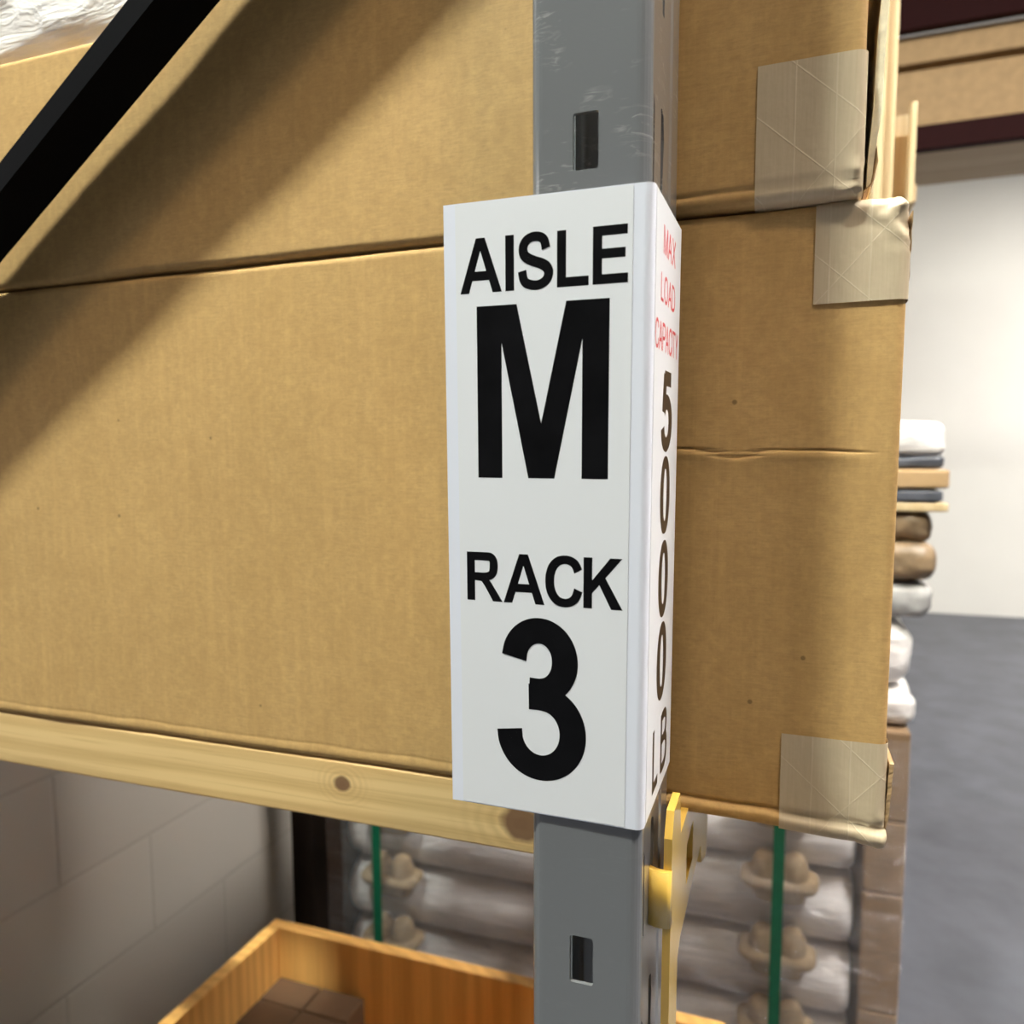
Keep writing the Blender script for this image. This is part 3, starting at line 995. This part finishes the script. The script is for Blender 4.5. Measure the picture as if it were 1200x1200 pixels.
BOLD = {
    'A': (719, [[(0, 0), (279, 716), (356, 716), (354, 549), (257, 284), (213, 163), (153, 0)],
                [(719, 0), (432, 716), (355, 716), (354, 549), (453, 284), (499, 163), (562, 0)],
                [(213, 163), (257, 284), (453, 284), (499, 163)]]),
    'I': (145, [[(0, 0), (0, 716), (145, 716), (145, 0)]]),
    'L': (504, [[(0, 0), (0, 710), (144, 710), (144, 121), (504, 121), (504, 0)]]),
    'E': (546, [[(0, 0), (0, 716), (533, 716), (533, 595), (145, 595), (145, 436), (505, 436), (505, 316), (145, 316), (145, 121), (546, 121), (546, 0)]]),
    'M': (691, [[(0, 0), (0, 716), (216, 716), (345, 228), (345, 0), (276, 0), (134, 564), (134, 0)],
                [(691, 0), (691, 716), (474, 716), (345, 228), (345, 0), (415, 0), (557, 564), (557, 0)]]),
    'K': (645, [[(0, 0), (0, 716), (144, 716), (144, 0)], [(144, 398), (436, 716), (631, 716), (361, 437), (262, 335), (144, 215)], [(262, 335), (361, 437), (645, 0), (458, 0)]]),
    'S': (584, strip([(74, 242, 142), (95, 140, 138), (155, 78, 128), (290, 49, 122), (400, 66, 126), (482, 118, 138), (510, 200, 150), (478, 268, 148), (395, 318, 140),
                      (285, 352, 136), (180, 392, 140), (108, 448, 146), (90, 530, 146), (125, 604, 138), (195, 652, 124), (285, 668, 120), (380, 652, 124), (440, 604, 134), (468, 506, 142)])),
    'C': (624, strip([(553, 508, 146), (505, 600, 138), (425, 652, 126), (328, 666, 122), (215, 640, 132), (130, 565, 146), (84, 460, 152), (72, 358, 152), (84, 250, 152), (130, 150, 146),
                      (212, 76, 132), (325, 50, 122), (430, 70, 126), (510, 135, 138), (555, 244, 146)])),
    'R': (645, [[(0, 0), (0, 716), (145, 716), (145, 0)], [(145, 299), (145, 418), (250, 418), (330, 300), (250, 290)],
                [(215, 299), (330, 400), (455, 255), (645, 0), (472, 0), (330, 212), (270, 285)]]
          + strip([(130, 655, 122), (305, 656, 122), (425, 650, 126), (478, 600, 140), (488, 512, 148), (470, 425, 140), (410, 375, 124), (305, 358, 118), (130, 358, 118)])),
    '3': (478, strip(elarc(234, 208, 174, 160, -181, 90, 142, 116) + [(168, 368, 116)], n=6)
          + strip([(172, 398, 112)] + elarc(226, 531, 138, 134, -88, 177, 138, 112), n=6)),
}
def T(*p):
    return p
base_strip, base_oval = strip, oval
def narrow(wk):
    wN = 84
    def strip(pts, closed=False, n=10):
        return base_strip([(a, b, c * wk) for a, b, c in pts], closed, n)
    def oval(cx, cy, rx, ry, ws, wt):
        return base_oval(cx, cy, rx, ry, ws * wk, wt * wk)
    return {
    'M': (580, strip([(wN / 2, 0, wN), (wN / 2, 716, wN)], n=1) + strip([(580 - wN / 2, 0, wN), (580 - wN / 2, 716, wN)], n=1)
          + strip([(50, 716, wN), (290, 20, wN)], n=1) + strip([(530, 716, wN), (290, 20, wN)], n=1)),
    'A': (560, strip([(40, 0, wN), (280, 700, wN)], n=1) + strip([(520, 0, wN), (280, 700, wN)], n=1) + strip([(120, 250, 80), (440, 250, 80)], n=1)),
    'X': (540, strip([(45, 0, wN), (495, 716, wN)], n=1) + strip([(495, 0, wN), (45, 716, wN)], n=1)),
    'L': (400, strip([(wN / 2, 0, wN), (wN / 2, 716, wN)], n=1) + strip([(0, 40, 80), (400, 40, 80)], n=1)),
    'O': (590, oval(295, 358, 295, 368, 88, 80)),
    'D': (530, strip([(wN / 2, 0, wN), (wN / 2, 716, wN)], n=1) + strip([(60, 676, 80), (240, 674, 80), (400, 615, 84), (485, 490, 90), (488, 358, 90), (485, 226, 90), (400, 101, 84), (240, 42, 80), (60, 40, 80)])),
    'C': (560, strip([(520, 505, wN), (470, 610, wN), (385, 668, 80), (285, 682, 78), (170, 650, 82), (85, 555, 88), (46, 440, 90), (46, 270, 90), (85, 155, 88), (170, 66, 82), (285, 34, 78), (395, 52, 80), (480, 120, wN), (525, 245, wN)])),
    'P': (500, strip([(wN / 2, 0, wN), (wN / 2, 716, wN)], n=1) + strip([(60, 676, 80), (270, 676, 80), (400, 650, 84), (455, 570, 90), (452, 450, 88), (390, 365, 82), (270, 330, 80), (60, 330, 80)])),
    'I': (90, strip([(45, 0, wN), (45, 716, wN)], n=1)),
    'T': (500, strip([(250, 0, wN), (250, 716, wN)], n=1) + strip([(0, 676, 80), (500, 676, 80)], n=1)),
    'Y': (540, strip([(270, 0, wN), (270, 320, wN)], n=1) + strip([(45, 716, wN), (270, 300, wN)], n=1) + strip([(495, 716, wN), (270, 300, wN)], n=1)),
    'B': (510, strip([(wN / 2, 0, wN), (wN / 2, 716, wN)], n=1) + strip([(60, 676, 80), (270, 674, 80), (385, 640, 84), (425, 560, 88), (395, 440, 84), (270, 388, 76), (60, 388, 76)])
          + strip([(60, 384, 76), (290, 384, 78), (420, 335, 86), (462, 220, 92), (420, 95, 88), (300, 42, 80), (60, 40, 80)])),
    '5': (470, strip([(120, 668, 96), (430, 668, 96)], n=1) + strip([(150, 700, 105), (98, 345, 105)], n=1)
          + strip([(98, 368, 105), (170, 432, 100), (260, 448, 100), (360, 405, 108), (415, 310, 118), (415, 200, 118), (360, 100, 108), (250, 45, 98), (150, 62, 102), (80, 120, 108), (55, 200, 112)])),
    '0': (460, oval(230, 358, 230, 368, 108, 84)),
    }
NARROW = narrow(1.15)
HEAVY = narrow(1.45)
def lettering(text, font, face, u0, u1, z0, z1, gap, mat, name, parent, zs_=None):
    """set a word so that it fills u0..u1 and z0..z1 on the front ('f') or side ('s') label"""
    widths = [font[ch][0] for ch in text]
    total = sum(widths) + gap * (len(text) - 1)
    sx = (u1 - u0) / total
    sz = (z1 - z0) / 716
    vs, fs = [], []
    u = 0
    for ch, w in zip(text, widths):
        for k, poly in enumerate(font[ch][1]):
            base = len(vs)
            off = 0.00026 + 0.0000004 * k
            for (x, y) in poly:
                a = u0 + (u + x) * sx
                zz = z0 + y * sz
                vs.append((a, -off, zz) if face == 'f' else (off, a, zz))
            fs.append(tuple(range(base, base + len(poly))))
        u += w + gap
    me = mesh_from(vs, fs)
    return link(name, me, mat, parent)
# the outlines of the concave letters are kept as triangulated faces
def tri(o):
    bm = bmesh.new()
    bm.from_mesh(o.data)
    bmesh.ops.triangulate(bm, faces=bm.faces)
    bm.to_mesh(o.data)
    bm.free()
    return o
tri(lettering('AISLE', BOLD, 'f', -0.0940, -0.0112, 0.2625, 0.2881, 62, M['black_ink'], 'aisle_lettering', fl))['label'] = 'black word AISLE'
tri(lettering('M', BOLD, 'f', -0.0855, -0.0195, 0.1732, 0.2562, 0, M['black_ink'], 'large_letter', fl))['label'] = 'large black letter M'
tri(lettering('RACK', BOLD, 'f', -0.0924, -0.0116, 0.1104, 0.1354, 18, M['black_ink'], 'rack_lettering', fl))['label'] = 'black word RACK'
tri(lettering('3', BOLD, 'f', -0.0755, -0.0292, 0.0196, 0.1030, 0, M['black_ink'], 'large_digit', fl))['label'] = 'large black digit 3'
tri(lettering('MAX', NARROW, 's', 0.0270, 0.0655, 0.2800, 0.2932, 60, M['red_ink'], 'max_lettering', sl))['label'] = 'red word MAX'
tri(lettering('LOAD', NARROW, 's', 0.0215, 0.0665, 0.2575, 0.2705, 60, M['red_ink'], 'load_lettering', sl))['label'] = 'red word LOAD'
tri(lettering('CAPACITY', NARROW, 's', 0.0075, 0.0805, 0.2345, 0.2480, 50, M['red_ink'], 'capacity_lettering', sl))['label'] = 'red word CAPACITY'
for zz0, zz1, ch in ((0.1865, 0.2248, '5'), (0.1430, 0.1825, '0'), (0.0985, 0.1385, '0'), (0.0530, 0.0945, '0')):
    tri(lettering(ch, HEAVY, 's', 0.0305, 0.0620, zz0, zz1, 0, M['brown_ink'], 'load_digit', sl))['label'] = 'dark brown digit ' + ch
tri(lettering('LB', HEAVY, 's', 0.0235, 0.0700, 0.0085, 0.0420, 230, M['brown_ink'], 'unit_lettering', sl))['label'] = 'dark brown letters LB'

# ------------------------------------------------------------------ white plastic bundle on top of the upper box
def blob(xs_, ys_, zs_, r, amp, freq, seed, parent, name, mat):
    def d(p, n):
        return p + n * amp * mnoise.noise(p * freq + Vector((seed, seed, 0))) + n * amp * 0.4 * mnoise.noise(p * freq * 3 + Vector((0, seed, 0)))
    return put(rounded_box(xs_, ys_, zs_, r, d), name, mat, parent) if parent else link(name, rounded_box(xs_, ys_, zs_, r, d), mat)
def lin(a, b, n):
    return [a + (b - a) * k / n for k in range(n + 1)]
tag(blob(lin(-0.71, -0.365, 50), lin(0.125, 0.55, 30), lin(0.5030, 0.66, 24), 0.03, 0.007, 16, 3, None, 'plastic_bundle', M['white_film']),
    'white plastic wrapped bundle on top of the upper cardboard box', 'bundle')

# ------------------------------------------------------------------ wooden crate with small brown boxes
CR = (-0.857, -0.005, 0.170, 0.828, FZ + 0.09, -0.705)       # x0 x1 y0 y1 z0 z1
crate = empty('wooden_crate', (CR[0], CR[2], FZ), 'open orange pine crate with small brown boxes in its corner, standing below the shelf', 'crate')
t = 0.024
for (lo, hi, nm) in (((CR[0], CR[3] - t, CR[4]), (CR[1], CR[3], CR[5]), 'rear_panel'), ((CR[0], CR[2], CR[4]), (CR[1], CR[2] + t, CR[5]), 'front_panel'),
                     ((CR[0], CR[2] + t, CR[4]), (CR[0] + t, CR[3] - t, CR[5]), 'side_panel'), ((CR[1] - t, CR[2] + t, CR[4]), (CR[1], CR[3] - t, CR[5]), 'side_panel'),
                     ((CR[0] + t, CR[2] + t, CR[4]), (CR[1] - t, CR[3] - t, CR[4] + t), 'bottom_panel')):
    put(boxes([(lo, hi)], 0.002), nm, M['ply'], crate)
for x in (CR[0] + 0.02, (CR[0] + CR[1]) / 2 - 0.04, CR[1] - 0.10):
    put(boxes([((x, CR[2] + 0.01, FZ), (x + 0.08, CR[3] - 0.01, CR[4]))], 0.003), 'skid', M['pallet'], crate)
n = 0
names = ['nearest', 'second', 'third', 'fourth', 'fifth', 'sixth', 'seventh', 'eighth', 'ninth']
bz0 = CR[4] + t
hb = (-0.800 - bz0) / 2
for layer in range(2):
    for j in range(6):
        for i in range(2):
            x0 = CR[0] + t + 0.004 + i * 0.094
            y1 = CR[3] - t - 0.004 - j * 0.066
            z0 = bz0 + layer * hb
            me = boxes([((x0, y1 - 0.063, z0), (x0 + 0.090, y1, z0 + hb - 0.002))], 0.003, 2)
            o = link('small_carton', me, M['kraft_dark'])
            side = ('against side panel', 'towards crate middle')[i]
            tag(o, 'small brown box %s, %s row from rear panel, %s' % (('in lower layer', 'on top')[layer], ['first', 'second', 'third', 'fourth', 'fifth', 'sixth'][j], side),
                'box', 'small brown boxes in the crate')

# ------------------------------------------------------------------ post and cardboard edge, both coloured as shaded
tag(link('steel_post', boxes([((-1.005, 1.085, FZ), (-0.946, 1.145, 1.9))], 0.004), M['shaded_post']), 'square post coloured as shaded, in front of the left end of the wrapped rolls', 'post')
tag(link('corner_board', boxes([((-1.085, 1.30, FZ), (-1.002, 1.62, -0.30))], 0.004), plain('shaded_brown_board', (0.09, 0.05, 0.03), 0.9, spec=0.05)), 'brown cardboard corner board at the left end of the wrapped rolls', 'cardboard')  # brown darkened in the colour to hold the rack's shadow

# ------------------------------------------------------------------ pallet of white rolls
pal = empty('wooden_pallet', (-0.39, 1.47, FZ), 'wooden pallet on the floor under the white rolls', 'pallet')
for k in range(5):
    y = 1.27 + k * 0.098
    put(boxes([((-1.00, y, FZ + 0.095), (0.34, y + 0.08, FZ + 0.115))], 0.002), 'deck_board', M['pallet'], pal)
for x in (-0.98, -0.37, 0.24):
    put(boxes([((x, 1.27, FZ), (x + 0.08, 1.742, FZ + 0.095))], 0.003), 'stringer', M['pallet'], pal)

RR = 0.0808
RX0, RX1 = -1.000, 0.222
def roll_mesh(seed):
    prof = [(0.024, RX0 + 0.02)]
    n = 40
    pr_ = [(0.024, 0.012), (0.045, 0.004), (0.066, 0.003), (0.0765, 0.012), (RR, 0.030)]
    Ltot = RX1 - RX0
    pts = [(r, h) for r, h in pr_]
    for k in range(1, n):
        h = 0.03 + (Ltot - 0.06) * k / n
        pts.append((RR * (1 + 0.012 * mnoise.noise(Vector((h * 8, seed, 0)))), h))
    pts += [(r, Ltot - h) for r, h in reversed(pr_)]
    return lathe(pts, 40, 'x')
layers = [-1.1050 + 0.1640 * k for k in range(5)]
wordl = ['bottom', 'second', 'third', 'fourth', 'top']
rproto = roll_mesh(1.0)
rproto.materials.append(M['white_film'])
core_me = lathe([(0.018, 0.005), (0.0235, 0.004), (0.0235, RX1 - RX0 - 0.004), (0.018, RX1 - RX0 - 0.005), (0.018, 0.005)], 24, 'x')
core_me.materials.append(M['core'])
for ci, cy in enumerate((1.385, 1.560)):
    for li, z in enumerate(layers):
        rt = empty('film_roll', (RX0, cy, z), 'white wrapped roll in the %s, %s layer up' % (('front row', 'rear row')[ci], ['lowest', 'second', 'third', 'fourth', 'fifth'][li]), 'roll', 'white rolls stacked on the pallet')
        a = link('roll_body', rproto, None, rt)
        a.rotation_euler = (0.7 * li + ci, 0, 0)
        link('core_tube', core_me, None, rt)

def cradle_mesh():
    """moulded pulp block: two domes over a flange over a tapered cup"""
    vs, fs = [], []
    W_, D_, = 0.158, 0.075
    rows = []
    # (half width, half depth, z)
    prof = [(0.042, 0.022, -0.050), (0.050, 0.028, -0.047), (0.056, 0.032, -0.018), (0.074, 0.040, -0.014), (0.079, 0.043, -0.006), (0.079, 0.043, 0.000), (0.070, 0.038, 0.004), (0.058, 0.032, 0.008)]
    n = 32
    def ring(a, b, z):
        base = len(vs)
        for k in range(n):
            t_ = 2 * math.pi * k / n
            c, s = math.cos(t_), math.sin(t_)
            e = 0.55
            vs.append((a * math.copysign(abs(c) ** e, c), b * math.copysign(abs(s) ** e, s), z))
        return base
    bases = [ring(*p) for p in prof]
    for a, b in zip(bases, bases[1:]):
        for k in range(n):
            j = (k + 1) % n
            fs.append((a + k, a + j, b + j, b + k))
    fs.append(tuple(reversed(range(bases[0], bases[0] + n))))
    fs.append(tuple(range(bases[-1], bases[-1] + n)))
    # two domes
    for cx in (-0.028, 0.030):
        m_, p_ = 10, 24
        st = len(vs)
        for i in range(m_ + 1):
            ph = (math.pi / 2) * i / m_
            rr = math.cos(ph) ** 0.6
            for k in range(p_):
                t_ = 2 * math.pi * k / p_
                vs.append((cx + 0.030 * rr * math.cos(t_), 0.032 * rr * math.sin(t_), 0.004 + 0.050 * math.sin(ph)))
        for i in range(m_):
            for k in range(p_):
                j = (k + 1) % p_
                fs.append((st + i * p_ + k, st + i * p_ + j, st + (i + 1) * p_ + j, st + (i + 1) * p_ + k))
    me = mesh_from(vs, fs, smooth=True)
    return me
cme = cradle_mesh()
cme.materials.append(M['pulp'])
for xi, (cx, sname) in enumerate(((0.070, 'right'), (-0.850, 'left'))):
    for li in range(4):
        z = (layers[li] + layers[li + 1]) / 2 + 0.006
        o = link('pulp_cradle', cme)
        o.location = (cx, 1.283, z)
        o.rotation_euler = (0.10, 0, 0)
        tag(o, 'moulded pulp cradle behind %s green strap, between %s and %s roll layers' % (sname, ['lowest', 'second', 'third', 'fourth'][li], ['second', 'third', 'fourth', 'fifth'][li]),
            'packaging cradle', 'pulp cradles between the rolls')
for cx, s in ((0.068, 'right'), (-0.850, 'left')):
    zt = layers[-1] + RR + 0.006
    me = boxes([((cx - 0.011, 1.2060, FZ + 0.05), (cx + 0.011, 1.2080, zt)), ((cx - 0.011, 1.2060, zt), (cx + 0.011, 1.700, zt + 0.002)), ((cx - 0.011, 1.698, FZ + 0.05), (cx + 0.011, 1.700, zt))])
    tag(link('strap', me, M['strap']), 'green plastic strap round the %s end of the white rolls' % s, 'strap', 'green straps round the rolls')

# stretch film in front of the load
def film():
    nx, nz = 120, 60
    vs, fs = [], []
    for k in range(nz + 1):
        for i in range(nx + 1):
            x = -1.00 + 1.300 * i / nx
            z = -1.19 + 0.84 * k / nz
            y = 1.222 + 0.010 * mnoise.noise(Vector((x * 5, z * 9, 3))) + 0.004 * mnoise.noise(Vector((x * 18 + z * 12, z * 22, 8)))
            vs.append((x, y, z))
    for k in range(nz):
        for i in range(nx):
            a = k * (nx + 1) + i
            fs.append((a, a + 1, a + nx + 2, a + nx + 1))
    return mesh_from(vs, fs, smooth=True)
tag(link('stretch_film', film(), M['clear_film']), 'clear stretch film over the front of the strapped white rolls', 'plastic wrap')

# narrow cartons standing at the right end of the pallet
cz = [FZ + 0.115, -0.960, -0.700, -0.545, -0.357]
lab = ['lowest', 'second from the floor', 'third from the floor', 'topmost']
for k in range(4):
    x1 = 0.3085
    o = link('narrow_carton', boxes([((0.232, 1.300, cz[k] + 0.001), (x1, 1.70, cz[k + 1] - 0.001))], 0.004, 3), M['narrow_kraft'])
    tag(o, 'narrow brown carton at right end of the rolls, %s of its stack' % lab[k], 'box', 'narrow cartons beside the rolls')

# odds and ends piled on the cartons, seen past the right edge of the big boxes
def pile(name, z0, z1, x0, x1, y0, y1, r, amp, seed, mat, label, cat, freq=18):
    o = blob(lin(x0, x1, 24), lin(y0, y1, 24), lin(z0 + 0.001, z1 - 0.001, 14), min(r, (z1 - z0) / 2.3), amp, freq, seed, None, name, mat)
    return tag(o, label, cat)
pile('plastic_bag', -0.357, -0.285, 0.225, 0.322, 1.32, 1.66, 0.03, 0.004, 5, M['white_film'], 'white plastic bag lying on the topmost narrow carton', 'bag')
pile('plastic_bag', -0.285, -0.140, 0.200, 0.313, 1.34, 1.66, 0.05, 0.007, 9, M['white_film'], 'bulky white plastic bag above the flat white bag', 'bag')
pile('grey_bundle', -0.140, -0.062, 0.180, 0.345, 1.34, 1.66, 0.03, 0.008, 2, M['grey_plastic'], 'grey plastic wrapped bundle above the white bags', 'bundle')
pile('paper_bundle', -0.062, 0.020, 0.170, 0.345, 1.33, 1.66, 0.03, 0.009, 6, M['brown_sack'], 'crumpled brown paper bundle above the grey bundle, lower of two', 'bundle')
pile('paper_bundle', 0.020, 0.080, 0.180, 0.340, 1.34, 1.66, 0.025, 0.008, 12, M['brown_sack'], 'crumpled brown paper bundle under the boards, upper of two', 'bundle')
pile('board_sheet', 0.080, 0.100, 0.160, 0.36, 1.33, 1.66, 0.004, 0.001, 1, M['pale_wood'], 'pale thin board between the brown bundle and the dark sheet', 'board')
pile('dark_sheet', 0.100, 0.125, 0.160, 0.35, 1.33, 1.66, 0.006, 0.002, 4, M['dark_board'], 'dark grey sheet between two pale boards', 'sheet')
pile('board_sheet', 0.125, 0.165, 0.160, 0.36, 1.33, 1.66, 0.006, 0.002, 8, M['kraft_plain'], 'tan cardboard slab above the dark grey sheet', 'board')
pile('dark_sheet', 0.165, 0.190, 0.170, 0.35, 1.34, 1.66, 0.008, 0.004, 14, M['dark_board'], 'crumpled dark sheet under the white plastic tray', 'sheet')
pile('plastic_tray', 0.190, 0.262, 0.170, 0.350, 1.34, 1.66, 0.02, 0.005, 21, M['white_film'], 'white plastic wrapped tray on top of the pile beside the box', 'tray')

# ------------------------------------------------------------------ pale wooden crate on the shelf above
K = (1.2 + 0.3585) / (2.0 + 0.3585)
def kx(x): return 0.06 + (x - 0.06) * K
def kz(z): return 0.1816 + (z - 0.1816) * K
wc = empty('slatted_crate', (kx(0.20), 1.12, 0.645), 'pale pine crate end with upright slats and a knotty panel, seen past the upper box', 'crate')
zb, zt_ = 0.6455, 1.25
put(boxes([((kx(0.2455), 1.120, zb - 0.03), (kx(0.268), 1.150, zt_))], 0.002), 'upright_slat', M['pale_wood'], wc)
put(boxes([((kx(0.2690), 1.150, zb - 0.03), (kx(0.2975), 1.175, zt_))], 0.003), 'upright_slat', M['pale_wood'], wc)
put(boxes([((kx(0.3380), 1.175, zb - 0.02), (kx(0.3530), 1.200, kz(1.108)))], 0.002), 'upright_slat', M['pale_wood'], wc)
M['amber'] = wood('knotty_amber_board', (0.52, 0.33, 0.13), (0.36, 0.20, 0.07), 'z', knots=((kx(0.305), 1.205, kz(0.985), 0.006),))
M['amber_light'] = wood('honey_board', (0.66, 0.47, 0.24), (0.5, 0.33, 0.15), 'z')
pm = boxes([((-0.55, 1.205, zb), (kx(0.3480), 1.222, kz(1.042)))], 0.001)
put(pm, 'knotty_panel', M['amber'], wc)
put(boxes([((-0.55, 1.2225, zb), (kx(0.3480), 1.235, kz(1.105)))], 0.001), 'rear_panel', M['pale_wood'], wc)
for x in (-0.55, -0.16, kx(0.28)):
    put(boxes([((x, 1.236, zb), (x + 0.06, 1.46, zb + 0.03))], 0.001), 'base_rail', M['pale_wood'], wc)

# ------------------------------------------------------------------ far cartons on a maroon beam
far = empty('far_rack', (0.75, 3.8, FZ), 'far rack with a dark maroon top beam above two beige cartons', 'rack')
put(boxes([((0.20, 3.45, 1.995), (2.2, 3.50, 2.30))], 0.004), 'top_beam', M['maroon'], far)
put(boxes([((0.20, 3.45, 1.50), (2.2, 3.50, 1.60))], 0.004), 'shelf_beam', M['maroon'], far)
put(boxes([((0.20, 3.50, 1.58), (2.2, 4.2, 1.60))], 0.004), 'shelf_panel', M['pallet'], far)
for x in (0.14, 2.2):
    for y in (3.45, 4.14):
        put(boxes([((x, y, FZ), (x + 0.06, y + 0.06, 2.45))], 0.004), 'post', M['maroon'], far)
put(boxes([((0.20, 4.14, 2.02), (2.2, 4.2, 2.14))], 0.004), 'top_beam', M['maroon'], far)
for k, (z0, z1) in enumerate(((1.60, 1.855), (1.885, 2.00))):
    o = link('beige_carton', boxes([((0.24, 3.52, z0), (1.25, 4.05, z1))], 0.006), M['kraft_plain'])
    tag(o, 'wide beige carton on the far rack, %s of the two' % ('lower', 'upper')[k], 'box', 'beige cartons on the far rack')
